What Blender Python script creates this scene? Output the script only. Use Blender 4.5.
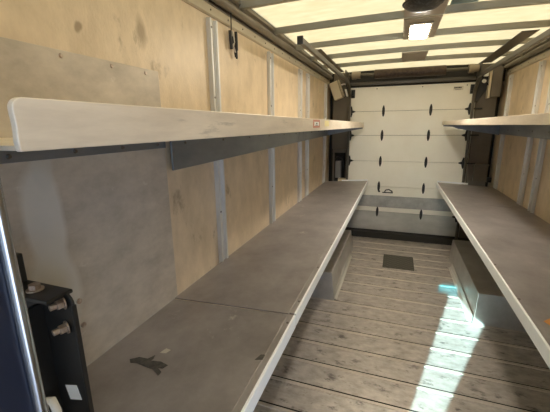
import bpy, bmesh, math, random
from mathutils import Vector, Matrix
random.seed(7)
for o in list(bpy.data.objects): bpy.data.objects.remove(o)
SC = bpy.context.scene
COL = SC.collection

# ------------------------------------------------------------------ camera
FPX = 331.54; YAW = .3488; PIT = .2358; ROLL = -.0115; EYE = 1.598
cd = bpy.data.cameras.new('camera'); cam = bpy.data.objects.new('camera', cd); COL.objects.link(cam)
cd.sensor_width = 36; cd.lens = FPX/550*36; cd.clip_start = .02
fw = Vector((-math.sin(YAW)*math.cos(PIT), math.cos(YAW)*math.cos(PIT), -math.sin(PIT)))
rt = Vector((math.cos(YAW), math.sin(YAW), 0)); up = rt.cross(fw)
r2 = rt*math.cos(ROLL)+up*math.sin(ROLL); u2 = -rt*math.sin(ROLL)+up*math.cos(ROLL)
cam.matrix_world = Matrix(((r2.x, u2.x, -fw.x, 0), (r2.y, u2.y, -fw.y, 0), (r2.z, u2.z, -fw.z, EYE), (0, 0, 0, 1)))
SC.camera = cam
# ------------------------------------------------------------------ light and exposure
w = bpy.data.worlds.new('sky'); SC.world = w; w.use_nodes = True
bg = w.node_tree.nodes['Background']; bg.inputs[0].default_value = (.56, .72, 1, 1); bg.inputs[1].default_value = 1.9
SUN_A, SUN_K = .26, .35
sd = bpy.data.lights.new('sun', 'SUN'); sd.energy = 14; sd.angle = .006; sd.color = (1, .98, .93)
sun = bpy.data.objects.new('sun', sd); COL.objects.link(sun)
sun.rotation_euler = Vector((SUN_A, 1, -SUN_K)).to_track_quat('-Z', 'Y').to_euler()
sun.location = (-2, -6, 6)
SC.view_settings.view_transform = 'Standard'; SC.view_settings.look = 'None'
SC.view_settings.exposure = 1.45; SC.view_settings.gamma = 1; SC.view_settings.use_curve_mapping = False
try:
    SC.cycles.max_bounces = 10; SC.cycles.diffuse_bounces = 6; SC.cycles.transmission_bounces = 6
    SC.cycles.use_denoising = True; SC.cycles.sample_clamp_indirect = 6
except Exception: pass

# ------------------------------------------------------------------ measures
WL, WR = -.948, 1.171          # inner faces of the walls
DY = 4.91                      # roll-up door plane
Y0 = -2.0                      # front of the cab
SE = 4.71                      # rear end of the shelves
RZ = 2.32                      # roof sheet

# ------------------------------------------------------------------ materials
def mat(name, col, rough=.5, metal=0, col2=None, scale=6, stretch=(1, 1, 1), detail=6, contrast=(.35, .65), bump=0, bscale=40, spots=None, spec=.5, rvar=0):
    m = bpy.data.materials.new(name); m.use_nodes = True; nt = m.node_tree; N = nt.nodes; L = nt.links
    b = N['Principled BSDF']; b.inputs['Roughness'].default_value = rough; b.inputs['Metallic'].default_value = metal
    b.inputs['Base Color'].default_value = (*col, 1); b.inputs['Specular IOR Level'].default_value = spec
    if col2 is None and not bump: return m
    tc = N.new('ShaderNodeTexCoord'); mp = N.new('ShaderNodeMapping'); mp.inputs['Scale'].default_value = stretch
    L.new(tc.outputs['Object'], mp.inputs['Vector'])
    out = None
    if col2 is not None:
        n = N.new('ShaderNodeTexNoise'); n.inputs['Scale'].default_value = scale; n.inputs['Detail'].default_value = detail
        n.inputs['Roughness'].default_value = .65
        L.new(mp.outputs[0], n.inputs['Vector'])
        r = N.new('ShaderNodeValToRGB'); r.color_ramp.elements[0].position = contrast[0]; r.color_ramp.elements[1].position = contrast[1]
        r.color_ramp.elements[0].color = (*col, 1); r.color_ramp.elements[1].color = (*col2, 1)
        L.new(n.outputs['Fac'], r.inputs['Fac']); out = r.outputs['Color']
        if spots:
            scol, sscale, thr = spots
            n2 = N.new('ShaderNodeTexNoise'); n2.inputs['Scale'].default_value = sscale; n2.inputs['Detail'].default_value = 8; n2.inputs['Roughness'].default_value = .7
            L.new(mp.outputs[0], n2.inputs['Vector'])
            r2_ = N.new('ShaderNodeValToRGB'); r2_.color_ramp.elements[0].position = thr; r2_.color_ramp.elements[1].position = thr+.1
            L.new(n2.outputs['Fac'], r2_.inputs['Fac'])
            mx = N.new('ShaderNodeMix'); mx.data_type = 'RGBA'; L.new(r2_.outputs['Color'], mx.inputs[0])
            L.new(out, mx.inputs[6]); mx.inputs[7].default_value = (*scol, 1); out = mx.outputs[2]
        L.new(out, b.inputs['Base Color'])
        if rvar:
            mr = N.new('ShaderNodeMapRange'); mr.inputs['To Min'].default_value = rough-rvar; mr.inputs['To Max'].default_value = rough+rvar
            L.new(n.outputs['Fac'], mr.inputs['Value']); L.new(mr.outputs[0], b.inputs['Roughness'])
    if bump:
        nb = N.new('ShaderNodeTexNoise'); nb.inputs['Scale'].default_value = bscale; nb.inputs['Detail'].default_value = 4
        L.new(mp.outputs[0], nb.inputs['Vector'])
        bp = N.new('ShaderNodeBump'); bp.inputs['Strength'].default_value = bump; bp.inputs['Distance'].default_value = .003
        L.new(nb.outputs['Fac'], bp.inputs['Height']); L.new(bp.outputs[0], b.inputs['Normal'])
    return m

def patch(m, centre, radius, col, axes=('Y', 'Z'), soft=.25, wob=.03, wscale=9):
    """a patch of colour with its own shape: an ellipse with a ragged rim, in the surface's own coordinates"""
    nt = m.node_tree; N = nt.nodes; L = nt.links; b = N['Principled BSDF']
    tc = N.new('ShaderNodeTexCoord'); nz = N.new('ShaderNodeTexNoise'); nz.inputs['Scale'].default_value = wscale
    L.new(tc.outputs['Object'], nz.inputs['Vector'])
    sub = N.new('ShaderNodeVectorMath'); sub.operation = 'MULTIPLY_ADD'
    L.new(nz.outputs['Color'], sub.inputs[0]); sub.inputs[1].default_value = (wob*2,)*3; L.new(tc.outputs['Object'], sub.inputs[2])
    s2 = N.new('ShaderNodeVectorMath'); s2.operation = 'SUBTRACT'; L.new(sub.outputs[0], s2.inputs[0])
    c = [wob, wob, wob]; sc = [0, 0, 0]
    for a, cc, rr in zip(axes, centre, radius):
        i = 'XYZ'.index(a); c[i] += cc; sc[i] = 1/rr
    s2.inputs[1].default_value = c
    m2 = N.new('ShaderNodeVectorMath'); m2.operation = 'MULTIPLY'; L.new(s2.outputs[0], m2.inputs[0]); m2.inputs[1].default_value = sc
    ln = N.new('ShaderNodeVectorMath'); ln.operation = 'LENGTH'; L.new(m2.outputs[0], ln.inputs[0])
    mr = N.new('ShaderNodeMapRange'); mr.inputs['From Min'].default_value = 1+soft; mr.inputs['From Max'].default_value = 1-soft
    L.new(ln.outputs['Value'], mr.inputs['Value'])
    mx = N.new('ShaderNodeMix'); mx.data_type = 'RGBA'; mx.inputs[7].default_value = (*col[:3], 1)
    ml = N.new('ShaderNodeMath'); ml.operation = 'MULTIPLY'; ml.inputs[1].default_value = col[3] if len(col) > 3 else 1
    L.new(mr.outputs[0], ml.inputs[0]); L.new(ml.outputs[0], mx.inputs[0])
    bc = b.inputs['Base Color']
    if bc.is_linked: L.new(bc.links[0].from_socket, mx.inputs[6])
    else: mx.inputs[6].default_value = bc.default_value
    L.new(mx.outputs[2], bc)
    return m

M = {}
M['wall'] = mat('wall_board', (.53, .42, .28), .42, .1, (.73, .595, .42), 6.5, (1, 1.4, .8), 12, (.3, .7), bump=.35, bscale=90, spots=((.36, .28, .18), 4.5, .60), rvar=.12)
M['wall_panel'] = mat('aluminium_sheet', (.37, .325, .265), .43, .15, (.60, .53, .44), 5, (1, 1.4, 2.2), 12, (.28, .72), rvar=.12, spots=((.62, .57, .49), 7, .64))
M['post'] = mat('post_aluminium', (.56, .55, .52), .45, .45, (.68, .67, .64), 8, (1, 1, .3), 5)
M['lip'] = mat('lip_aluminium', (.58, .50, .40), .42, .2, (.86, .765, .635), 9, (1, .35, 2.2), 12, (.25, .75), rvar=.1, spots=((.46, .40, .33), 10, .60))
M['deck'] = mat('shelf_aluminium', (.255, .23, .22), .43, .45, (.44, .405, .39), 4.5, (1, .8, 1), 12, (.28, .72), bump=.15, bscale=60, rvar=.1, spots=((.62, .58, .51), 8, .64))
M['edge'] = mat('edge_aluminium', (.90, .93, .94), .45, 0, (.95, .97, .98), 10, (1, 1, 1), 4)
M['ledger'] = mat('ledger_steel', (.20, .215, .235), .35, .6, (.27, .285, .305), 6, (1, .4, 1), 4)
M['floor'] = mat('floor_planks', (.30, .265, .235), .42, .4, (.58, .525, .47), 16, (.7, 1.2, 1), 14, (.28, .72), bump=.3, bscale=50, rvar=.1, spots=((.14, .125, .115), 11, .56))
M['rib'] = mat('floor_rib_metal', (.62, .55, .46), .40, .3, (.42, .37, .31), 9, (.4, 2, 1), 6)
M['well'] = mat('wheel_well_metal', (.42, .395, .36), .42, .55, (.54, .515, .48), 5, (1, 1, 1), 6)
M['door'] = mat('door_paint', (.86, .83, .73), .45, 0, (.92, .90, .81), 3, (1, 1, 1), 8, (.3, .7), spots=((.55, .50, .40), 6, .68))
M['door_dirty'] = mat('door_scuffed_paint', (.40, .40, .375), .5, 0, (.58, .575, .54), 4, (.7, 1, 1.5), 9, (.3, .7), spots=((.28, .27, .25), 7, .64))
M['galv'] = mat('galvanised_steel', (.33, .325, .31), .42, .15, (.48, .475, .45), 7, (1, 1, 1), 5)
M['strip'] = mat('strip_steel', (.52, .50, .45), .4, .4, (.66, .63, .57), 9, (1, .4, 1), 5)
M['black'] = mat('black_steel', (.012, .012, .012), .4, 0)
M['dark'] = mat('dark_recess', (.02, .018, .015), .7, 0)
M['taupe'] = mat('taupe_paint', (.115, .098, .074), .55, 0, (.14, .118, .09), 4, (1, 1, 1), 4)
M['rail'] = mat('rail_metal', (.15, .13, .10), .40, .4, (.22, .19, .145), 5, (1, .4, 1), 5)
M['flange'] = mat('rail_flange', (.40, .345, .25), .42, .3, (.50, .44, .33), 5, (1, .4, 1), 5)
M['bow'] = mat('bow_steel', (.26, .25, .20), .45, .45, (.34, .33, .27), 6, (.3, 1, 1), 4)
M['track'] = mat('track_steel', (.10, .09, .072), .38, .5)
M['plate'] = mat('roof_plate', (.26, .22, .17), .5, .2, (.33, .28, .22), 5, (1, 1, 1), 5)
M['spring'] = mat('spring_steel', (.045, .030, .022), .45, .4, (.075, .05, .035), 30, (1, 1, 1), 3)
M['steel'] = mat('bright_steel', (.62, .58, .54), .3, .9)
M['bolt'] = mat('bolt_steel', (.55, .47, .40), .35, .8, (.40, .30, .24), 60, (1, 1, 1), 3)
M['screw'] = mat('screw_steel', (.16, .14, .12), .4, .7)
M['navy'] = mat('navy_paint', (.012, .017, .035), .3, 0, spec=.6)
M['chrome'] = mat('chrome_edge', (.50, .53, .58), .22, 1)
M['beige'] = mat('beige_plastic', (.62, .53, .38), .5, 0)
M['white'] = mat('white_plastic', (.8, .79, .75), .5, 0)
M['paper'] = mat('paper_label', (.78, .78, .75), .6, 0)
M['red'] = mat('red_print', (.50, .20, .13), .6, 0)
M['yellow'] = mat('yellow_print', (.72, .62, .30), .6, 0)
M['ink'] = mat('dark_print', (.05, .045, .04), .6, 0)
M['rubber'] = mat('black_rubber', (.018, .018, .02), .5, 0)
M['brown'] = mat('brown_block', (.13, .09, .06), .7, 0, (.20, .14, .09), 20, (1, 1, 1), 4)
M['grille'] = mat('floor_grate', (.075, .07, .055), .6, .2)
M['orange'] = mat('orange_paint', (.65, .28, .06), .6, 0)
M['cab'] = mat('cab_grey', (.62, .65, .68), .6, 0)
M['asphalt'] = mat('concrete', (.34, .34, .34), .9, 0, (.44, .44, .44), 20)
M['soot'] = mat('dark_stain', (.045, .043, .043), .5, .2, (.12, .11, .10), 40, (1, 1, 1), 5)

def roof_material():
    m = bpy.data.materials.new('roof_fibreglass'); m.use_nodes = True; nt = m.node_tree; N = nt.nodes; L = nt.links
    for n in list(N): N.remove(n)
    out = N.new('ShaderNodeOutputMaterial'); mix = N.new('ShaderNodeMixShader'); mix.inputs[0].default_value = .35
    tr = N.new('ShaderNodeBsdfTranslucent'); df = N.new('ShaderNodeBsdfDiffuse')
    tc = N.new('ShaderNodeTexCoord'); mp = N.new('ShaderNodeMapping'); mp.inputs['Scale'].default_value = (1, 3.2, 1); mp.inputs['Rotation'].default_value = (0, 0, .25)
    L.new(tc.outputs['Object'], mp.inputs[0])
    n1 = N.new('ShaderNodeTexNoise'); n1.inputs['Scale'].default_value = 7; n1.inputs['Detail'].default_value = 9; n1.inputs['Roughness'].default_value = .7
    L.new(mp.outputs[0], n1.inputs['Vector'])
    r = N.new('ShaderNodeValToRGB'); r.color_ramp.elements[0].position = .33; r.color_ramp.elements[1].position = .68
    r.color_ramp.elements[0].color = (.182, .138, .066, 1); r.color_ramp.elements[1].color = (.255, .203, .112, 1)
    L.new(n1.outputs['Fac'], r.inputs[0]); L.new(r.outputs[0], tr.inputs[0]); df.inputs[0].default_value = (.80, .72, .57, 1)
    L.new(tr.outputs[0], mix.inputs[1]); L.new(df.outputs[0], mix.inputs[2]); L.new(mix.outputs[0], out.inputs[0])
    return m
M['roof'] = roof_material()
def filter_material(name, col):
    m = bpy.data.materials.new(name); m.use_nodes = True; nt = m.node_tree; N = nt.nodes
    for n in list(N): N.remove(n)
    out = N.new('ShaderNodeOutputMaterial'); t = N.new('ShaderNodeBsdfTransparent'); t.inputs[0].default_value = (*col, 1)
    g = N.new('ShaderNodeBsdfGlossy'); g.inputs['Roughness'].default_value = .02; mix = N.new('ShaderNodeMixShader'); mix.inputs[0].default_value = .05
    nt.links.new(t.outputs[0], mix.inputs[1]); nt.links.new(g.outputs[0], mix.inputs[2]); nt.links.new(mix.outputs[0], out.inputs[0]); return m
M['glass'] = filter_material('sun_gap_glass', (.56, .90, 1.0))  # filter in the made-up sun gap, cools the sun patch
M['tint'] = filter_material('sun_gap_tint', (.07, .50, .66))  # added tint that turns the far end of the sun patch cyan
def translucent(name, col, k):
    m = bpy.data.materials.new(name); m.use_nodes = True; nt = m.node_tree; N = nt.nodes
    for n in list(N): N.remove(n)
    out = N.new('ShaderNodeOutputMaterial'); t = N.new('ShaderNodeBsdfTranslucent'); t.inputs[0].default_value = (*[c*k for c in col], 1)
    d = N.new('ShaderNodeBsdfDiffuse'); d.inputs[0].default_value = (*col, 1); mix = N.new('ShaderNodeMixShader'); mix.inputs[0].default_value = .4
    nt.links.new(t.outputs[0], mix.inputs[1]); nt.links.new(d.outputs[0], mix.inputs[2]); nt.links.new(mix.outputs[0], out.inputs[0]); return m
M['patchmat'] = translucent('blue_roof_patch', (.42, .55, .58), .33)
def emit(name, col, s):
    m = bpy.data.materials.new(name); m.use_nodes = True; b = m.node_tree.nodes['Principled BSDF']
    b.inputs['Base Color'].default_value = (.8, .8, .8, 1); b.inputs['Emission Color'].default_value = (*col, 1); b.inputs['Emission Strength'].default_value = s; return m
M['lamp'] = emit('lamp_diffuser', (1, .91, .78), 62)

# ------------------------------------------------------------------ helpers
def hexa(bm, p):
    """8 points: bottom loop 0-3, top loop 4-7"""
    v = [bm.verts.new(q) for q in p]
    for f in ((3, 2, 1, 0), (4, 5, 6, 7), (0, 1, 5, 4), (1, 2, 6, 5), (2, 3, 7, 6), (3, 0, 4, 7)): bm.faces.new([v[i] for i in f])
def box(bm, x0, x1, y0, y1, z0, z1):
    hexa(bm, [(x0, y0, z0), (x1, y0, z0), (x1, y1, z0), (x0, y1, z0), (x0, y0, z1), (x1, y0, z1), (x1, y1, z1), (x0, y1, z1)])
def prism(bm, pts, axis, a, b):
    """extrude a 2D polygon along an axis from a to b; pts are the other two coordinates in xyz order"""
    def mk(p, t):
        q = list(p); q.insert('XYZ'.index(axis), t); return bm.verts.new(q)
    A = [mk(p, a) for p in pts]; B = [mk(p, b) for p in pts]; n = len(pts)
    bm.faces.new(A); bm.faces.new(B[::-1])
    for i in range(n): bm.faces.new([A[i], B[i], B[(i+1) % n], A[(i+1) % n]][::-1])
def cyl(bm, c, d, r, h, n=16, r2=None):
    """cylinder from point c along d for length h"""
    d = Vector(d).normalized(); q = d.to_track_quat('Z', 'Y').to_matrix().to_4x4(); q.translation = Vector(c)+d*h/2
    bmesh.ops.create_cone(bm, cap_ends=True, segments=n, radius1=r, radius2=r if r2 is None else r2, depth=h, matrix=q)
def tube(bm, pts, r, n=8):
    pts = [Vector(p) for p in pts]; rings = []
    ref = Vector((.13, .31, .94))
    for i, p in enumerate(pts):
        t = (pts[min(i+1, len(pts)-1)]-pts[max(i-1, 0)]).normalized()
        a = t.cross(ref)
        if a.length < .05: a = t.cross(Vector((1, 0, 0)))
        a.normalize(); b = t.cross(a)
        rings.append([bm.verts.new(p+(a*math.cos(2*math.pi*k/n)+b*math.sin(2*math.pi*k/n))*r) for k in range(n)])
    for A, B in zip(rings, rings[1:]):
        for k in range(n): bm.faces.new([A[k], A[(k+1) % n], B[(k+1) % n], B[k]])
    bm.faces.new(rings[0][::-1]); bm.faces.new(rings[-1])
def build(name, bm, m, parent=None, bevel=0, smooth=False, loc=None, segs=2):
    bmesh.ops.recalc_face_normals(bm, faces=bm.faces)
    me = bpy.data.meshes.new(name); bm.to_mesh(me); bm.free(); me.materials.append(m)
    o = bpy.data.objects.new(name, me); COL.objects.link(o)
    if parent is not None:
        o.parent = parent
        if loc is None: o.matrix_parent_inverse = Matrix.Translation(-parent.location)
    if loc is not None: o.location = loc
    if bevel:
        b = o.modifiers.new('bevel', 'BEVEL'); b.width = bevel; b.segments = segs; b.limit_method = 'ANGLE'; b.angle_limit = .6
    if smooth:
        for p in me.polygons: p.use_smooth = True
        try: me.set_sharp_from_angle(angle=.7)
        except Exception: pass
    return o
def tag(o, label=None, cat=None, group=None, kind=None):
    if label: o['label'] = label
    if cat: o['category'] = cat
    if group: o['group'] = group
    if kind: o['kind'] = kind
    return o
def thing(name, label, cat, loc=(0, 0, 0), group=None):
    o = bpy.data.objects.new(name, None); COL.objects.link(o); o.location = loc; o.empty_display_size = .1
    return tag(o, label, cat, group)
def BM(): return bmesh.new()
def struct(name, bm, m, bevel=0, label=None, **k):
    o = build(name, bm, m, None, bevel, **k); o['kind'] = 'structure'
    if label: o['label'] = label
    return o

# ------------------------------------------------------------------ the shell
PITCH = .2195; PH = 3.50
bm = BM()                                   # the floor: planks with a groove and a raised bead between them
prof = [(Y0-.1, 0)]
ys = [PH+PITCH*k for k in range(-26, 6)]
for y in ys:
    if y > DY-.14: break
    prof += [(y-.030, 0), (y-.027, .005), (y-.008, .005), (y-.005, -.010), (y+.005, -.010), (y+.007, 0)]
prof += [(4.86, 0), (4.86, -.05), (Y0-.1, -.05)]
prism(bm, prof, 'X', WL-.05, WR+.05)
bm.faces.ensure_lookup_table(); fl = struct('floor', bm, M['floor'], label='worn grey brown cargo floor of planks running across the van')
fl.data.materials.append(M['rib']); fl.data.materials.append(M['dark'])
for p in fl.data.polygons:
    if abs(p.center.x-(WL+WR)/2) < .01 and p.center.z > .001: p.material_index = 1
    elif abs(p.center.x-(WL+WR)/2) < .01 and -.02 < p.center.z < -.002: p.material_index = 2
bm = BM(); box(bm, -8, 9, -9, 9, -.95, -.85); struct('ground', bm, M['asphalt'])

bm = BM(); box(bm, WL-.04, WL, -1.2, 5.05, -.05, 2.32); struct('wall_left', bm, patch(patch(M['wall'].copy(), (1.13, 1.955), (.02, .05), (.25, .18, .10, .7), soft=.5), (.86, 1.9), (.012, .02), (.2, .14, .08, .7)), label='tan board side wall on the left of the cargo bay')
bm = BM(); box(bm, WR, WR+.04, -.55, 5.05, -.05, 2.32); struct('wall_right', bm, M['wall'], label='tan board side wall on the right of the cargo bay')

# rear wall: painted corner panels beside the roll-up door, dark gap beyond each
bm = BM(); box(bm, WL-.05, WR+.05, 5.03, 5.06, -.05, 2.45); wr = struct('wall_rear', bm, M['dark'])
bm = BM(); box(bm, -.885, -.672, 4.90, 4.93, 1.265, 2.30); struct('trim_1', bm, M['taupe'], .004, 'taupe painted corner panel left of the rear door')
bm = BM(); box(bm, .885, 1.112, 4.90, 4.93, .0, 2.30); struct('trim_2', bm, M['taupe'], .004, 'taupe painted corner panel right of the rear door')
bm = BM()
box(bm, -.872, -.665, 4.88, 4.93, 1.215, 1.262); box(bm, -.872, -.845, 4.90, 4.93, 0, 1.215); box(bm, -.69, -.665, 4.90, 4.93, 0, 1.215)
struct('trim_3', bm, M['taupe'], .004, 'taupe frame around the dark recess under the left corner panel')
bm = BM(); box(bm, WL-.02, WR+.02, 4.80, 4.90, -.05, .085); struct('trim_4', bm, M['dark'], .004, 'black threshold below the rear door')
bm = BM(); box(bm, WL-.02, WR+.02, 4.93, 4.97, 2.10, 2.40); struct('trim_5', bm, M['dark'], 0, 'dark header above the rear door')

# roof sheet
def crown(x): return -.014*((x-.11)/.96)**2
bm = BM(); n = 12; va = []
for i in range(n+1):
    x = WL+(WR-WL)*i/n; va.append((bm.verts.new((x, -1.2, RZ+crown(x))), bm.verts.new((x, 5.05, RZ+crown(x)))))
for A, B in zip(va, va[1:]): bm.faces.new([A[0], A[1], B[1], B[0]])
struct('ceiling', bm, M['roof'], label='translucent cream fibreglass roof sheet', smooth=True)

# unseen cab: opaque roof, left side, front masking the sun but for one gap; right side left open for cool fill
bm = BM(); box(bm, WL-.05, WR+.05, Y0-.1, -1.2, 2.33, 2.36); struct('ceiling_cab', bm, M['cab'])
bm = BM(); box(bm, WL-.05, WL, Y0-.1, -1.2, -.05, 2.36); struct('wall_cab_left', bm, M['cab'])
bm = BM(); box(bm, WR, WR+.05, Y0-.1, -1.9, -.05, 2.36); box(bm, WR, WR+.05, -1.9, -.55, 2.2, 2.31); struct('wall_cab_right', bm, M['cab'])
# gap in the front plane, shaped to cast the floor's sun patch: left edge upright, right edge leaning
ZB, ZR, ZM, ZT = .98, 1.72, 1.87, 1.97
XLo = -.82; XLt = -.935
def xr(z): return -.857+.13*(z/SUN_K-2)
bm = BM(); a, b = Y0-.1, Y0
prism(bm, [(WL-.05, -.05), (XLo, -.05), (XLo, ZM), (WL-.05, ZM)], 'Y', a, b)
prism(bm, [(XLo, -.05), (xr(ZB), -.05), (xr(ZB), ZB), (XLo, ZB)], 'Y', a, b)
prism(bm, [(xr(ZB), -.05), (WR+.05, -.05), (WR+.05, ZB), (xr(ZB), ZB)], 'Y', a, b)
prism(bm, [(xr(ZB), ZB), (WR+.05, ZB), (WR+.05, ZR), (xr(ZR), ZR)], 'Y', a, b)
prism(bm, [(-.50, ZR), (WR+.05, ZR), (WR+.05, ZM), (-.72, ZM)], 'Y', a, b)
prism(bm, [(-.74, ZM), (WR+.05, ZM), (WR+.05, ZT), (-.76, ZT)], 'Y', a, b)
prism(bm, [(WL-.05, ZM), (XLt, ZM), (XLt, ZT), (WL-.05, ZT)], 'Y', a, b)
prism(bm, [(WL-.05, ZT), (WR+.05, ZT), (WR+.05, 2.36), (WL-.05, 2.36)], 'Y', a, b)
struct('sun_mask_front', bm, M['cab'])  # unseen wall added to block the sun everywhere outside the shaped gap
def pane(name, pts, m):
    bm = BM(); prism(bm, pts, 'Y', Y0-.052, Y0-.048)
    bm.faces.ensure_lookup_table(); bmesh.ops.delete(bm, geom=[f for f in bm.faces if f.calc_center_median().y > Y0-.0515], context='FACES')
    struct(name, bm, m)
pane('sun_gap_pane_1', [(XLo, ZB), (xr(ZB), ZB), (xr(ZR), ZR), (-.50, ZR), (-.72, ZM), (XLo, ZM)], M['glass'])
pane('sun_gap_pane_2', [(XLt, ZM), (-.74, ZM), (-.76, ZT), (XLt, ZT)], M['tint'])  # pane added to colour the sunlight, above the main gap

# top rails along both walls: a screwed flange, a dark groove and a rounded cove
def rail(side, x):
    s = 1 if side == 'left' else -1
    X = lambda d: x+s*d
    bm = BM(); prism(bm, [(X(0), 2.15), (X(.006), 2.15), (X(.012), 2.158), (X(.012), 2.20), (X(0), 2.20)], 'Y', -.5, 4.88)
    struct('trim_flange_'+side, bm, M['flange'], 0, 'pale screwed flange under the roof rail on the %s wall' % side)
    bm = BM(); pts = [(X(0), 2.20), (X(.016), 2.20), (X(.016), 2.206), (X(.004), 2.210)]
    for k in range(9):
        t = math.radians(-70+k*20); pts.append((X(.026+.030*math.sin(t+.15)*.9), 2.245-.030*math.cos(t)))
    pts += [(X(.030), 2.270), (X(.034), 2.276), (X(.046), 2.282), (X(.046), 2.316), (X(0), 2.316)]
    prism(bm, pts, 'Y', -.5, 4.88)
    struct('trim_rail_'+side, bm, M['rail'], 0, 'rounded metal roof rail along the top of the %s wall' % side, smooth=True)
    r = bpy.data.objects['trim_flange_'+side]
    for k in range(22):
        y = .7+k*.19
        bm = BM(); cyl(bm, (X(.011), y, 2.178), (s, 0, 0), .005, .004, 8); o = build('screw', bm, M['screw'], r, 0)
rail('left', WL); rail('right', WR)

# ------------------------------------------------------------------ roof bows
ordinal = ['nearest the rear door', 'second from the rear door', 'third from the rear door', 'fourth from the rear door', 'fifth from the rear door', 'sixth from the rear door']
bys = [4.22, 3.66, 3.11, 2.55, 1.96, 1.38]
for k, y in enumerate(bys):
    bm = BM(); n = 10; x0, x1 = WL+.036, WR-.036
    for i in range(n):
        xa = x0+(x1-x0)*i/n; xb = x0+(x1-x0)*(i+1)/n
        za, zb = RZ+crown(xa), RZ+crown(xb)
        hexa(bm, [(xa, y-.015, za-.040), (xb, y-.015, zb-.040), (xb, y+.015, zb-.040), (xa, y+.015, za-.040), (xa, y-.024, za-.001), (xb, y-.024, zb-.001), (xb, y+.024, zb-.001), (xa, y+.024, za-.001)])
    bmesh.ops.remove_doubles(bm, verts=bm.verts, dist=.0005)
    ex = {0: 'closest to the rear door and its spring tube', 1: 'second from the rear door', 2: 'just behind the square lamp, third from the rear door', 3: 'crossing between the round vent and the square lamp', 4: 'on the near side of the round vent', 5: 'nearest the front of the van'}[k]
    tag(build('roof_bow', bm, M['bow']), 'grey steel roof bow %s' % ex, 'roof bow', 'roof bows under the translucent sheet')

# ------------------------------------------------------------------ wall posts
def post(side, y, wdt, z0, z1, label, dep=.026):
    x, s = (WL, 1) if side == 'left' else (WR, -1)
    t = thing('wall_post', label, 'wall post', (x, y, z0), 'wall posts on the %s wall' % side)
    X = lambda d: x+s*d
    h = wdt/2
    bm = BM()                                    # a hat-shaped channel with two raised legs
    prism(bm, [(X(0), y-h), (X(dep), y-h), (X(dep), y-h*.62), (X(dep*.35), y-h*.5), (X(dep*.35), y+h*.5), (X(dep), y+h*.62), (X(dep), y+h), (X(0), y+h)], 'Z', z0, z1)
    build('channel', bm, M['post'], t, .0015)
    for z in (z1-.045, (z0+1.45)/2, 1.75):
        bm = BM(); cyl(bm, (X(dep-.001), y-h*.8, z), (s, 0, 0), .0055, .004, 8); build('screw', bm, M['screw'], t)
lab = {1.655: 'left wall post nearest the black cord hook, first along the wall', 2.51: 'left wall post second from the front, standing alone', 3.34: 'left wall post, nearer one of the close pair', 3.64: 'left wall post, farther one of the close pair', 4.60: 'last left wall post by the dark rear corner'}
for y, l in lab.items(): post('left', y, .075 if y < 2 else .085, .80, 2.135, 'pale aluminium '+l)
lab = {3.44: 'right wall post, nearer one of the close pair', 3.74: 'right wall post, farther one of the close pair', 4.62: 'last right wall post by the dark rear corner'}
for y, l in lab.items(): post('right', y, .085, .825, 2.13, 'pale aluminium '+l)

# ------------------------------------------------------------------ overlay sheet on the left wall
pm = patch(patch(patch(M['wall_panel'], (.645, 1.33), (.06, .17), (.66, .645, .60, .8), soft=.15, wob=.02, wscale=5), (.635, 1.10), (.075, .16), (.64, .625, .58, .8), soft=.15, wob=.02, wscale=5), (.66, 1.50), (.03, .08), (.56, .55, .51, .6), soft=.2, wob=.01)  # pale bottle-shaped patches mixed into the sheet's colour
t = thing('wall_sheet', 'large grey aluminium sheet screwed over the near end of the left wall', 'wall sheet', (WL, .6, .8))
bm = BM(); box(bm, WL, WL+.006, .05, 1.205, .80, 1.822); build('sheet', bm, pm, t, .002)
for y in (.40, .58, .772, .96, 1.127):
    bm = BM(); cyl(bm, (WL+.005, y, 1.806), (1, 0, 0), .008, .005, 10, .005); build('screw', bm, M['bolt'], t)

# ------------------------------------------------------------------ shelves
def lower_shelf(side, y0, y1, label, dz=0):
    if side == 'left': xl, zl, xw, zw = -.339, .848, WL+.014, .818
    else: xl, zl, xw, zw = .5215, .868, WR-.009, .836
    s = 1 if side == 'left' else -1              # direction from wall to aisle
    zl += dz; zw += dz
    t = thing('lower_shelf', label, 'shelf', (xw, (y0+y1)/2, zw), 'lower shelf panels on the %s side' % side)
    y0 += .0035
    xi = xl-s*.032
    zi = zl-(zl-zw)*.032/abs(xl-xw)
    bm = BM(); hexa(bm, [(xw, y0, zw-.006), (xi, y0, zi-.006), (xi, y1, zi-.006), (xw, y1, zw-.006), (xw, y0, zw), (xi, y0, zi), (xi, y1, zi), (xw, y1, zw)])
    build('shelf_deck', bm, M['deck'], t, .0015)
    bm = BM(); X = lambda d: xl-s*d
    prism(bm, [(X(.009), zl+.0015), (X(.002), zl+.0012), (X(0), zl-.002), (X(0), zl-.052), (X(.006), zl-.056), (X(.024), zl-.056), (X(.024), zl-.053), (X(.008), zl-.053), (X(.004), zl-.048), (X(.004), zl-.008), (X(.009), zl-.008)], 'Y', y0+.002, y1)
    build('front_lip', bm, M['edge'], t)
    bm = BM(); hexa(bm, [(X(.030), y0+.001, zi-.006), (X(.0095), y0+.001, zl-.007), (X(.0095), y1, zl-.007), (X(.030), y1, zi-.006), (X(.030), y0+.001, zi+.003), (X(.0095), y0+.001, zl+.002), (X(.0095), y1, zl+.002), (X(.030), y1, zi+.003)])
    build('edge_strip', bm, M['deck'], t)
    ny = max(1, int((y1-y0)/.33))
    for k in range(ny):
        y = y0+.10+k*(y1-y0-.16)/max(1, ny-1) if ny > 1 else (y0+y1)/2
        bm = BM(); cyl(bm, (X(.016), y, zl-.003), (0, 0, 1), .0055, .006, 8); build('bolt', bm, M['screw'], t)
    return t, xw, zw, xl, zl
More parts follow.
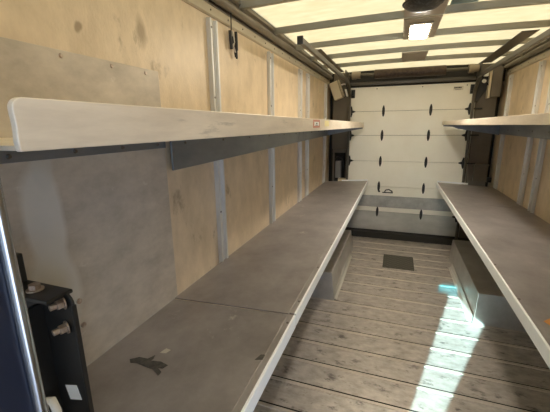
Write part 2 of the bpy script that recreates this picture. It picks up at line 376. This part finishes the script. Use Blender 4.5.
def upstand(t, xa, za, xb, zb, y):
    bm = BM(); hexa(bm, [(xa, y-.004, za), (xb, y-.004, zb), (xb, y, zb), (xa, y, za), (xa, y-.004, za+.022), (xb, y-.004, zb+.022), (xb, y, zb+.022), (xa, y, za+.022)])
    build('end_flange', bm, M['edge'], t)
lower_shelf('left', .30, 1.165, 'near panel of the lower left shelf, with the dark stain', -.003)
lower_shelf('left', 1.168, 3.62, 'long middle panel of the lower left shelf')
t, xw, zw, xl, zl = lower_shelf('left', 3.623, SE, 'short rear panel of the lower left shelf, ending at the roll-up door')
upstand(t, -.70, zw+.010, -.345, zl+.001, SE)
lower_shelf('right', .30, 3.54, 'long near panel of the lower right shelf, with the orange mark')
t, xw, zw, xl, zl = lower_shelf('right', 3.543, SE, 'short rear panel of the lower right shelf, ending at the roll-up door')
upstand(t, .527, zl+.001, .88, zw+.018, SE)

def upper_shelf(side, y0, y1, label, near_round=False, end=False):
    if side == 'left': xl, xw, zt, zb, zd = -.431, WL+.002, 1.636, 1.571, 1.578
    else: xl, xw, zt, zb, zd = .518, WR-.002, 1.636, 1.592, 1.597
    s = 1 if side == 'left' else -1
    X = lambda d: xl-s*d
    t = thing('upper_shelf', label, 'shelf', (xw, (y0+y1)/2, zd), 'upper shelf panels on the %s side' % side)
    bm = BM(); xw2 = xw+s*.0; box(bm, min(xw2, X(.012)), max(xw2, X(.012)), y0+.002, y1, zd-.006, zd); build('shelf_deck', bm, M['lip'], t)
    r = .014; pts = []
    if near_round:
        for k in range(7):
            a = math.pi/2*k/6; pts.append((y0+r-r*math.cos(a), zt-r+r*math.sin(a)))
        pts += [(y1, zt), (y1, zb), (y0+.001, zb), (y0-.0005, zb+.012), (y0+.001, zb+.03)]
    else: pts = [(y0, zt), (y1, zt), (y1, zb), (y0, zb)]
    bm = BM(); prism(bm, pts, 'X', min(X(0), X(.010)), max(X(0), X(.010)))
    build('front_lip', bm, M['lip'], t, .0015)
    if end:
        # a dark hanging flange across the rear end, deeper towards the wall
        e = [(X(.012), zd-.007), (X(.012), zd-.022), (X(.12) if side == 'right' else X(.06), zd-.03), (X(.18) if side == 'right' else X(.20), zd-.055), (xw-s*-.03, 1.467), (xw-s*-.03, zd-.007)]
        bm = BM(); prism(bm, e, 'Y', y1-.012, y1-.004); build('end_flange', bm, M['ledger'], t)
    return t
upper_shelf('left', .279, 1.598, 'near panel of the upper left shelf, with the rounded lip end', near_round=True)
t = upper_shelf('left', 1.601, SE, 'rear panel of the upper left shelf, with warning stickers on its lip', end=True)
# stickers on the lip
bm = BM(); box(bm, -.432, -.4302, 1.80, 1.965, 1.588, 1.631); w_ = build('warning_sticker', bm, M['red'], t); w_['label'] = 'red framed warning sticker'
bm = BM(); box(bm, -.4303, -.4297, 1.825, 1.94, 1.598, 1.620); build('print_field', bm, M['paper'], w_)
bm = BM(); prism(bm, [(1.86, 1.607), (1.905, 1.607), (1.8825, 1.617)], 'X', -.4298, -.4292); box(bm, -.4298, -.4292, 1.845, 1.92, 1.600, 1.603); build('print_mark', bm, M['ink'], w_)
bm = BM(); box(bm, -.432, -.4302, 2.11, 2.25, 1.594, 1.629); w_ = build('small_sticker', bm, M['yellow'], t); w_['label'] = 'pale yellow sticker'
upper_shelf('right', .272, SE, 'long upper right shelf with a pale aluminium lip', end=True)

# wall ledgers under the upper shelves
def ledger(side, y0, y1, zb0, zb1, label, skew=0, zt=None):
    x, s = (WL, 1) if side == 'left' else (WR, -1)
    zt = zt or (1.5705 if side == 'left' else 1.5895)
    X = lambda d: x+s*d
    t = thing('shelf_support', label, 'shelf support', (x, (y0+y1)/2, zb0), 'wall supports under the %s upper shelf' % side)
    a, b = X(.027), X(.037)
    k0 = skew if skew > 0 else 0
    pts = [(y0, zb0), (y1, zb1), (y1+.10, zt) if skew < 0 else (y1, zt), (y0+k0, zt)]
    bm = BM(); prism(bm, pts, 'X', min(a, b), max(a, b)); build('support_plate', bm, M['ledger'], t, .002)
    bm = BM(); hexa(bm, [(min(x, b), y0+k0, zt-.004), (max(x, b), y0+k0, zt-.004), (max(x, b), y1, zt-.004), (min(x, b), y1, zt-.004), (min(x, b), y0+k0, zt), (max(x, b), y0+k0, zt), (max(x, b), y1, zt), (min(x, b), y1, zt)]); build('top_flange', bm, M['ledger'], t)
    y = y0+k0+.10
    while y < y1-.03:
        bm = BM(); cyl(bm, (X(.036), y, 1.530), (s, 0, 0), .007, .005, 8, .005); build('screw', bm, M['screw'], t); y += .36
t = thing('shelf_support', 'narrow screwed angle under the near end of the upper left shelf', 'shelf support', (WL, .6, 1.51), 'wall supports under the left upper shelf')
bm = BM(); box(bm, WL+.006, WL+.012, .06, 1.205, 1.513, 1.572); box(bm, WL+.006, WL+.04, .06, 1.205, 1.567, 1.572); build('support_plate', bm, M['ledger'], t, .001)
for y in (.39, .575, .767, .96, 1.151):
    bm = BM(); cyl(bm, (WL+.011, y, 1.530), (1, 0, 0), .008, .006, 10, .005); build('screw', bm, M['screw'], t)
ledger('left', 1.212, 3.17, 1.414, 1.445, 'deep dark grey support plate under the middle of the upper left shelf', skew=-1)
ledger('left', 3.175, SE-.02, 1.445, 1.467, 'dark grey support plate under the rear end of the upper left shelf', skew=.10)
ledger('right', .3, SE-.02, 1.455, 1.480, 'long dark grey support plate under the upper right shelf')

# marks on the lower shelves
bm = BM()
def blob(bm, pts, z, h=.0008):
    v = [bm.verts.new((x, y, z(x))) for x, y in pts]; u = [bm.verts.new((x, y, z(x)+h)) for x, y in pts]
    bm.faces.new(v[::-1]); bm.faces.new(u)
    for i in range(len(pts)): bm.faces.new([v[i], v[(i+1) % len(pts)], u[(i+1) % len(pts)], u[i]])
zL = lambda x: .818+(.848-.818)*(x-WL-.004)/(-.339-WL-.004)-.0025
blob(bm, [(-.815, .757), (-.79, .776), (-.755, .777), (-.742, .800), (-.735, .782), (-.738, .772), (-.700, .777), (-.665, .768), (-.672, .750), (-.69, .749), (-.665, .735), (-.664, .718), (-.70, .738), (-.74, .742), (-.775, .748), (-.80, .744)], zL)
tag(build('stain', bm, M['soot']), 'dark ragged stain on the near lower left shelf', 'stain')
bm = BM(); blob(bm, [(-.735, .815), (-.712, .818), (-.705, .838), (-.728, .842)], zL)
tag(build('stain', bm, mat('pale_scuff', (.62, .58, .50), .5, .2)), 'small pale scuff behind the dark stain on the lower left shelf', 'stain')
bm = BM(); blob(bm, [(-.395, .872), (-.362, .882), (-.352, .908), (-.385, .902)], zL)
tag(build('stain', bm, M['soot']), 'small dark chip mark near the lip of the lower left shelf', 'stain')
zR = lambda x: .868-(x-.5215)*(.868-.836)/(WR-.004-.5215)+.0005
bm = BM(); blob(bm, [(.572, 1.40), (.60, 1.43), (.66, 1.45), (.66, 1.41), (.62, 1.385), (.585, 1.372)], zR)
tag(build('stain', bm, M['orange']), 'orange paint mark on the lower right shelf', 'stain')

# ------------------------------------------------------------------ wheel wells
def well(side):
    if side == 'left': xi, xb, xw, label, ys_ = -.478, -.452, WL, 'grey metal wheel well box on the floor under the left shelf', (2.835, 4.20)
    else: xi, xb, xw, label, ys_ = .700, .690, WR, 'grey metal wheel well box on the floor under the right shelf', (2.835, 4.20)
    s = 1 if side == 'left' else -1
    t = thing('wheel_well', label, 'wheel well', (xw, 3.5, 0), 'wheel wells')
    a, b = ys_
    bm = BM(); zt = .276
    hexa(bm, [(xw, a-.008, 0), (xb, a-.008, 0), (xb, b+.05, 0), (xw, b+.05, 0), (xw, a, zt), (xi, a, zt), (xi, b, zt), (xw, b, zt)])
    build('well_box', bm, M['well'], t, .006)
    e = -.428 if side == 'left' else .653
    bm = BM(); prism(bm, [(e, .006), (e-s*.030, .006), (e-s*.034, .075), (e-s*.028, .075), (e-s*.020, .020), (e, .012)], 'Y', 2.85, 3.97)
    build('floor_strip', bm, M['strip'], t, .002)
well('left'); well('right')
t = thing('floor_grate', 'dark square perforated plate set in the floor between the wheel wells', 'floor plate', (.11, 3.97, 0))
bm = BM(); box(bm, -.058, .285, 3.765, 4.18, .0005, .006); g = build('plate', bm, M['grille'], t, .002)
bm = BM()
for i in range(11):
    for j in range(12):
        if (i+j) % 2 == 0: x = -.045+i*.0295; y = 3.78+j*.033; box(bm, x, x+.022, y, y+.018, .006, .008)
build('tread', bm, mat('grate_tread', (.11, .10, .08), .55, .3), t)

# ------------------------------------------------------------------ roll-up door
d = bpy.data.objects.new('door_1', None); COL.objects.link(d); d.location = (.115, DY, .09)
tag(d, 'cream roll-up rear door with black hinges', None, None, 'structure')
rows = [.092, .374, .744, 1.104, 1.460, 1.784, 2.104]
DX0, DX1 = -.660, .886
for i in range(6):
    bm = BM(); box(bm, DX0, DX1, DY, DY+.035, rows[i]+.002, rows[i+1]-.002)
    build('door_panel', bm, M['door_dirty'] if i == 0 else M['door'], d, .004)
bm = BM(); box(bm, DX0+.01, DX1-.01, DY-.010, DY, .445, .612); box(bm, DX0+.01, DX1-.01, DY-.014, DY, .600, .612); o = build('kick_band', bm, M['galv'], d, .003); o['label'] = 'galvanised steel band'
bm = BM(); box(bm, DX0, DX1, DY-.005, DY+.03, .080, .094); build('bottom_seal', bm, M['rubber'], d)
cols = [-.630, -.200, .387, .832]
for i in range(1, 6):
    for j, x in enumerate(cols):
        z = rows[i]
        bm = BM(); y = DY
        wd = .018
        prism(bm, [(x-wd*.35, z-.072), (x+wd*.35, z-.072), (x+wd*.9, z-.035), (x+wd, z), (x+wd*.9, z+.035), (x+wd*.35, z+.072), (x-wd*.35, z+.072), (x-wd*.9, z+.035), (x-wd, z), (x-wd*.9, z-.035)], 'Y', y-.007, y+.001)
        cyl(bm, (x, y-.008, z-.03), (0, 0, 1), .008, .06, 8)
        if j in (0, 3):
            sx = 1 if j == 0 else -1
            prism(bm, [(x, z-.025), (x+sx*.055, z-.006), (x+sx*.055, z+.006), (x, z+.025)], 'Y', y-.006, y+.001)
            cyl(bm, (x-sx*.045, y-.014, z), (1, 0, 0), .009, .09, 8)
        build('hinge', bm, M['black'], d)
for x in (-.618, .834):                                   # top roller brackets
    bm = BM(); box(bm, x-.022, x+.030, DY-.012, DY, 1.965, 2.075); box(bm, x-.018, x+.02, DY-.03, DY-.01, 2.0, 2.05); build('roller_bracket', bm, M['black'], d, .003)
bm = BM()                                                 # latch: small lever handle
box(bm, -.145, -.005, DY-.008, DY, .655, .668); tube(bm, [(-.115, DY-.012, .665), (-.105, DY-.03, .70), (-.06, DY-.035, .712), (-.02, DY-.03, .69), (-.01, DY-.012, .665)], .008, 6)
cyl(bm, (-.19, DY, .675), (0, -1, 0), .014, .012, 10)
o = build('latch', bm, M['black'], d, 0)
bm = BM(); box(bm, .625, .735, DY-.0015, DY, 2.015, 2.062); st = build('maker_sticker', bm, mat('sticker_film', (.70, .67, .56), .5), d)
bm = BM()
x = .632
for wd in (.020, .018, .012, .020, .016):
    box(bm, x, x+wd-.002, DY-.0022, DY-.0012, 2.036, 2.052); x += wd
for k in range(2): box(bm, .645, .715-.01*k, DY-.0022, DY-.0012, 2.024-.0055*k, 2.0265-.0055*k)
build('print', bm, M['ink'], st)
for x, z in ((-.30, 2.075), (.265, 2.075), (.775, 2.07)):
    bm = BM(); cyl(bm, (x, DY, z), (0, -1, 0), .007, .006, 8); build('screw', bm, M['screw'], d)

# spring shaft over the door
t = thing('door_spring', 'dark spring roller tube on a shaft above the rear door', 'door spring', (.115, 4.76, 2.235))
bm = BM(); cyl(bm, (-.335, 4.76, 2.240), (1, 0, 0), .058, .84, 20)
build('spring', bm, M['spring'], t, .006, True)
bm = BM(); cyl(bm, (-.66, 4.76, 2.240), (1, 0, 0), .018, 1.52, 12); build('shaft', bm, M['track'], t, 0, True)
for x in (-.62, .745):
    bm = BM(); cyl(bm, (x, 4.76, 2.240), (1, 0, 0), .052, .06, 20); cyl(bm, (x+.02, 4.76, 2.24), (1, 0, 0), .042, .09, 20); build('cable_drum', bm, mat('drum_alloy', (.30, .25, .19), .45, .5), t, .003, True)
for x in (-.70, .87):
    bm = BM(); box(bm, x-.006, x+.006, 4.70, 4.93, 2.16, 2.31); build('bearing_plate', bm, M['track'], t, .002)
bm = BM(); box(bm, -.66, .86, 4.87, 4.93, 2.125, 2.165); tag(build('header_angle', bm, M['track'], None, .003), 'dim steel angle across the top of the rear door opening', 'header angle')

# tracks: up beside the door, bent forward under the roof
def track(x, yend, zt, label):
    t = thing('door_track', label, 'door track', (x, 4.82, 0), 'roll-up door tracks')
    path = [(4.835, .09), (4.835, 1.0), (4.835, 1.86)]
    R = zt-1.88
    for k in range(1, 10):
        a = math.pi/2*k/9; path.append((4.835-R*1.25*(1-math.cos(a)), 1.88+R*math.sin(a)))
    path.append((yend, zt))
    hw, hh = .016, .021
    bm = BM(); rings = []
    for i, (y, z) in enumerate(path):
        p0 = path[max(0, i-1)]; p1 = path[min(len(path)-1, i+1)]
        ty, tz = p1[0]-p0[0], p1[1]-p0[1]; l = math.hypot(ty, tz); ny, nz = -tz/l, ty/l
        rings.append([bm.verts.new((x+a*hw, y+b*hh*ny, z+b*hh*nz)) for a, b in ((-1, -1), (1, -1), (1, 1), (-1, 1))])
    for A, B in zip(rings, rings[1:]):
        for k in range(4): bm.faces.new([A[k], A[(k+1) % 4], B[(k+1) % 4], B[k]])
    bm.faces.new(rings[0]); bm.faces.new(rings[-1][::-1])
    build('track_channel', bm, M['track'], t, .006)
    bm = BM(); box(bm, x-.02, x+.02, yend-.012, yend+.004, zt-.026, zt+.026); build('end_stop', bm, M['rubber'], t, .003)
    return t
tL = track(-.645, 2.30, 2.148, 'grey bent track of the roll-up door on the left side')
tR = track(.848, 2.05, 2.145, 'grey bent track of the roll-up door on the right side')
for t, x0, x1, xt in ((tL, -.80, -.692, -.645), (tR, .815, .93, .848)):
    bm = BM(); box(bm, x0, x1, 3.16, 4.55, 2.262, 2.266); build('hanger_plate', bm, M['track'], t, .001)

# ------------------------------------------------------------------ roof lamp panels, fan, patch
zp = RZ-.046
t = thing('lamp_panel', 'grey roof panel carrying a bright square lamp', 'roof lamp', (.105, 2.83, zp))
bm = BM(); box(bm, -.012, .222, 2.575, 3.135, zp, zp+.008); build('panel', bm, M['plate'], t, .002)
bm = BM(); box(bm, .026, .178, 2.665, 3.10, zp-.012, zp); lf = build('lamp_frame', bm, mat('lamp_bezel', (.42, .37, .29), .5), t, .004)
bm = BM(); box(bm, .040, .158, 2.70, 3.07, zp-.018, zp-.008); build('diffuser', bm, M['lamp'], lf, .004)
t = thing('roof_vent', 'round black vent fan set in a grey roof panel', 'roof vent', (.10, 2.25, zp))
bm = BM(); box(bm, -.012, .222, 1.99, 2.52, zp, zp+.008); build('panel', bm, M['plate'], t, .002)
fx, fy = .085, 2.265
bm = BM(); cyl(bm, (fx, fy, zp), (0, 0, -1), .112, .010, 36, .108); build('vent_ring', bm, M['rubber'], t, .003, True)
bm = BM()
rings = [[bm.verts.new((fx+.098*math.cos(q*.25)*math.cos(2*math.pi*k/36), fy+.11*math.cos(q*.25)*math.sin(2*math.pi*k/36), zp-.010-.030*math.sin(q*.25))) for k in range(36)] for q in range(6)]
for A, B in zip(rings, rings[1:]):
    for k in range(36): bm.faces.new([A[k], A[(k+1) % 36], B[(k+1) % 36], B[k]])
bm.faces.new(rings[-1]); bm.faces.new(rings[0][::-1])
build('vent_dome', bm, mat('vent_black', (.006, .006, .006), .45, 0, (.045, .045, .05), 60, (1, 1, 1), 2, (.52, .6)), t, 0, True)
t = tag(build('roof_plate', (lambda b: (box(b, -.012, .222, 3.70, 4.19, zp, zp+.008), b)[1])(BM()), M['plate'], None, .002), 'plain grey roof plate beyond the square lamp, nearest the rear door', 'roof plate')
bm = BM(); box(bm, .25, .40, 2.12, 2.51, RZ-.006, RZ-.003); tag(build('roof_patch', bm, M['patchmat']), 'pale blue repair patch on the roof sheet beside the round vent', 'patch')

# ------------------------------------------------------------------ hook hanging from the left rail
t = thing('hanging_clip', 'black clip with two grips hanging from the left roof rail', 'clip', (WL+.03, 1.86, 2.19))
X = WL+.022
bm = BM(); tube(bm, [(X+.006, 1.845, 2.215), (X+.004, 1.848, 2.15), (X, 1.85, 2.10)], .0035, 6); build('cord', bm, M['rubber'], t)
bm = BM(); tube(bm, [(X, 1.838, 2.125), (X, 1.842, 2.08), (X, 1.85, 2.03)], .009, 8); build('grip', bm, M['rubber'], t, 0, True)
bm = BM(); tube(bm, [(X, 1.912, 2.135), (X, 1.916, 2.08), (X, 1.915, 2.035)], .009, 8); build('grip', bm, M['rubber'], t, 0, True)
bm = BM(); tube(bm, [(X, 1.862, 2.10), (X, 1.885, 2.05), (X, 1.90, 1.995)], .006, 6); tube(bm, [(X, 1.914, 2.04), (X, 1.914, 1.99)], .006, 6); build('jaw', bm, M['rubber'], t)
bm = BM(); tube(bm, [(X, 1.866, 2.128), (X+.004, 1.880, 2.09), (X, 1.875, 2.05), (X+.003, 1.892, 2.02)], .005, 6); tube(bm, [(X, 1.86, 2.11), (X, 1.895, 2.075)], .004, 6); build('spring', bm, M['steel'], t)

# ------------------------------------------------------------------ rear corner fittings
def rot_box(bm, c, sx, sy, sz, ang):
    b2 = bmesh.new(); box(b2, -sx/2, sx/2, -sy/2, sy/2, -sz/2, sz/2)
    bmesh.ops.transform(b2, matrix=Matrix.Translation(c) @ Matrix.Rotation(ang, 4, 'Y'), verts=b2.verts)
    me = bpy.data.meshes.new('tmp'); b2.to_mesh(me); b2.free(); bm.from_mesh(me); bpy.data.meshes.remove(me)
t = thing('control_box', 'tilted beige box in the rear left corner above the upper shelf', 'box', (-.83, 4.85, 2.06))
bm = BM(); rot_box(bm, Vector((-.835, 4.835, 2.065)), .115, .12, .235, -.36); build('housing', bm, M['beige'], t, .006)
bm = BM(); rot_box(bm, Vector((-.768, 4.85, 2.095)), .012, .10, .23, -.36); build('lid', bm, M['beige'], t, .003)
bm = BM(); tube(bm, [(-.78, 4.86, 2.14), (-.75, 4.875, 2.15), (-.72, 4.89, 2.15)], .012, 8); build('arm', bm, M['steel'], t)
t = thing('limit_switch', 'small white switch on a black bracket beside the left door track', 'switch', (-.71, 4.87, 2.05))
bm = BM(); rot_box(bm, Vector((-.690, 4.80, 2.03)), .022, .05, .10, -.3); build('switch_body', bm, M['white'], t, .006)
bm = BM(); box(bm, -.700, -.672, 4.83, 4.90, 1.98, 2.17); build('bracket', bm, M['black'], t, .004)
t = thing('cover_box', 'upright grey cover box in the rear right corner', 'box', (1.06, 4.83, 1.91))
bm = BM(); box(bm, 1.012, 1.112, 4.78, 4.90, 1.912, 2.245); build('housing', bm, M['taupe'], t, .005)
bm = BM(); box(bm, .985, 1.010, 4.80, 4.90, 1.90, 2.24); build('side_flange', bm, M['beige'], t, .004)
t = thing('track_bracket', 'black triangular bracket beside the right door track', 'bracket', (.93, 4.89, 1.9))
bm = BM(); prism(bm, [(.872, 1.86), (.890, 1.86), (.980, 2.00), (.980, 2.06), (.965, 2.085), (.93, 2.13), (.872, 2.13)], 'Y', 4.86, 4.90); build('gusset', bm, M['black'], t, .003)
bm = BM(); tube(bm, [(.93, 4.85, 2.10), (.96, 4.83, 2.06), (.972, 4.83, 2.072), (.980, 4.82, 2.05)], .010, 6); build('cable', bm, M['rubber'], t)
t = thing('corner_lamp', 'small white lamp head above the black bracket in the rear right corner', 'lamp', (.95, 4.84, 2.17))
bm = BM(); box(bm, .925, .975, 4.80, 4.86, 2.15, 2.20); build('lamp_head', bm, M['white'], t, .010)
bm = BM(); box(bm, .905, .99, 4.86, 4.90, 2.12, 2.215); build('backplate', bm, M['black'], t, .004)
t = thing('connector', 'small white round connector on the black corner bracket', 'connector', (.94, 4.84, 2.10))
bm = BM(); cyl(bm, (.940, 4.862, 2.105), (0, -1, -.2), .022, .04, 14); build('plug', bm, M['white'], t, .004, True)

t = thing('battery_box', 'grey upright box in the dark recess beside the left rear shelf end', 'box', (-.79, 4.95, .85))
bm = BM(); box(bm, -.835, -.755, 4.94, 5.02, .84, 1.09); build('housing', bm, mat('grey_box', (.20, .20, .19), .5), t, .006)
bm = BM(); tube(bm, [(-.825, 4.93, 1.15), (-.79, 4.925, 1.165), (-.75, 4.925, 1.14), (-.725, 4.925, 1.09), (-.715, 4.93, 1.0)], .010, 6); tag(build('cable', bm, M['rubber']), 'black cable curving over the grey box in the left recess', 'cable')
bm = BM(); box(bm, -.775, -.67, 4.84, 4.935, .80, .845); tag(build('ledge_block', bm, M['beige'], None, .004), 'small pale block behind the rear end of the lower left shelf', 'block')
t = thing('wall_box', 'taupe flat box on the right corner panel just above the lower shelf', 'box', (1.04, 4.88, .9))
bm = BM(); box(bm, .955, 1.11, 4.85, 4.90, .875, 1.085); build('housing', bm, M['taupe'], t, .006)
bm = BM(); box(bm, .94, 1.12, 4.84, 4.90, 1.085, 1.098); build('lid', bm, M['taupe'], t, .003)
bm = BM(); box(bm, 1.115, 1.165, 4.86, 4.93, .87, .93); tag(build('corner_block', bm, M['black'], None, .004), 'black block at the foot of the right rear corner gap', 'block')
bm = BM(); rot_box(bm, Vector((WL+.002, 4.27, 2.03)), .004, .16, .085, 0); tag(build('wall_label', bm, mat('faded_label', (.62, .53, .37), .55)), 'faded paper label on the left wall beside the last post', 'label')

# ------------------------------------------------------------------ near left: door post, bracket
t = thing('door_post', 'navy blue door post with a chrome edge at the near left', 'door post', (-.50, .25, 0))
bm = BM(); box(bm, -.56, -.462, .20, .262, 0, 2.25); build('post_body', bm, M['navy'], t, .006)
bm = BM(); cyl(bm, (-.458, .258, 0), (0, 0, 1), .008, 2.25, 14); build('chrome_trim', bm, M['chrome'], t, 0, True)
t = thing('steel_bracket', 'black bolted steel bracket standing on the near end of the lower left shelf', 'bracket', (-.75, .5, .83))
zt = 1.222; zb = .832
bm = BM()
pts = [(-.90, zb), (-.692, zb), (-.692, zt-.03)]
for k in range(1, 6):
    a = math.pi/2*k/5; pts.append((-.722+.03*math.cos(a), zt-.03+.03*math.sin(a)))
pts += [(-.90, zt)]
prism(bm, pts, 'Y', .500, .507); build('face_plate', bm, M['black'], t, .002)
bm = BM(); box(bm, -.90, -.712, .455, .522, zt-.010, zt); build('top_plate', bm, M['black'], t, .003)
bm = BM(); box(bm, -.6945, -.6905, .496, .509, zb, zt-.03); build('side_flange', bm, M['black'], t, .003)
bm = BM(); box(bm, -.805, -.795, .44, .502, zb, zt-.04); prism(bm, [(.502, 1.10), (.42, 1.06), (.42, 1.0), (.502, .96)], 'X', -.83, -.815); build('rib', bm, M['black'], t, .002)
bm = BM(); box(bm, -.885, -.862, .495, .518, zt, zt+.075); build('upright_tab', bm, M['black'], t, .003)
def bolt(parent, p, d, name='bolt'):
    d = Vector(d).normalized(); p = Vector(p)
    bm = BM(); cyl(bm, p, d, .0165, .004, 18); cyl(bm, p+d*.004, d, .0125, .014, 6); cyl(bm, p+d*.018, d, .0075, .014, 12); build(name, bm, M['bolt'], parent, .001)
bolt(t, (-.718, .500, 1.196), (-.35, -1, -.05)); bolt(t, (-.722, .500, 1.130), (-.35, -1, -.05))
bm = BM(); cyl(bm, (-.792, .487, zt), (0, 0, 1), .019, .004, 18); cyl(bm, (-.792, .487, zt+.004), (0, 0, 1), .014, .012, 6); build('bolt', bm, M['bolt'], t, .001)
bm = BM(); rot_box(bm, Vector((-.742, .4994, .935)), .042, .0012, .042, -.25); build('white_label', bm, M['paper'], t)
for z, y in ((1.050, .613), (.962, .615)):
    bm = BM(); cyl(bm, (WL+.005, y+.09, z), (1, 0, 0), .009, .006, 10); tag(build('wall_screw', bm, M['bolt']), 'bright screw head on the wall sheet beside the black bracket', 'screw', 'screws beside the bracket')
t = thing('white_handle', 'curved white plastic handle between the navy post and the black bracket', 'handle', (-.71, .42, .84))
bm = BM(); tube(bm, [(-.735, .42, .835), (-.735, .42, .95), (-.725, .42, .985), (-.70, .42, .995)][::1]+[(-.69, .42, .97), (-.685, .42, .835)], .009, 10); build('loop', bm, M['white'], t, 0, True)
bm = BM(); box(bm, -.715, -.60, .38, .46, .838, .868); tag(build('wood_block', bm, M['brown'], None, .004), 'brown wooden block at the foot of the black bracket', 'block')
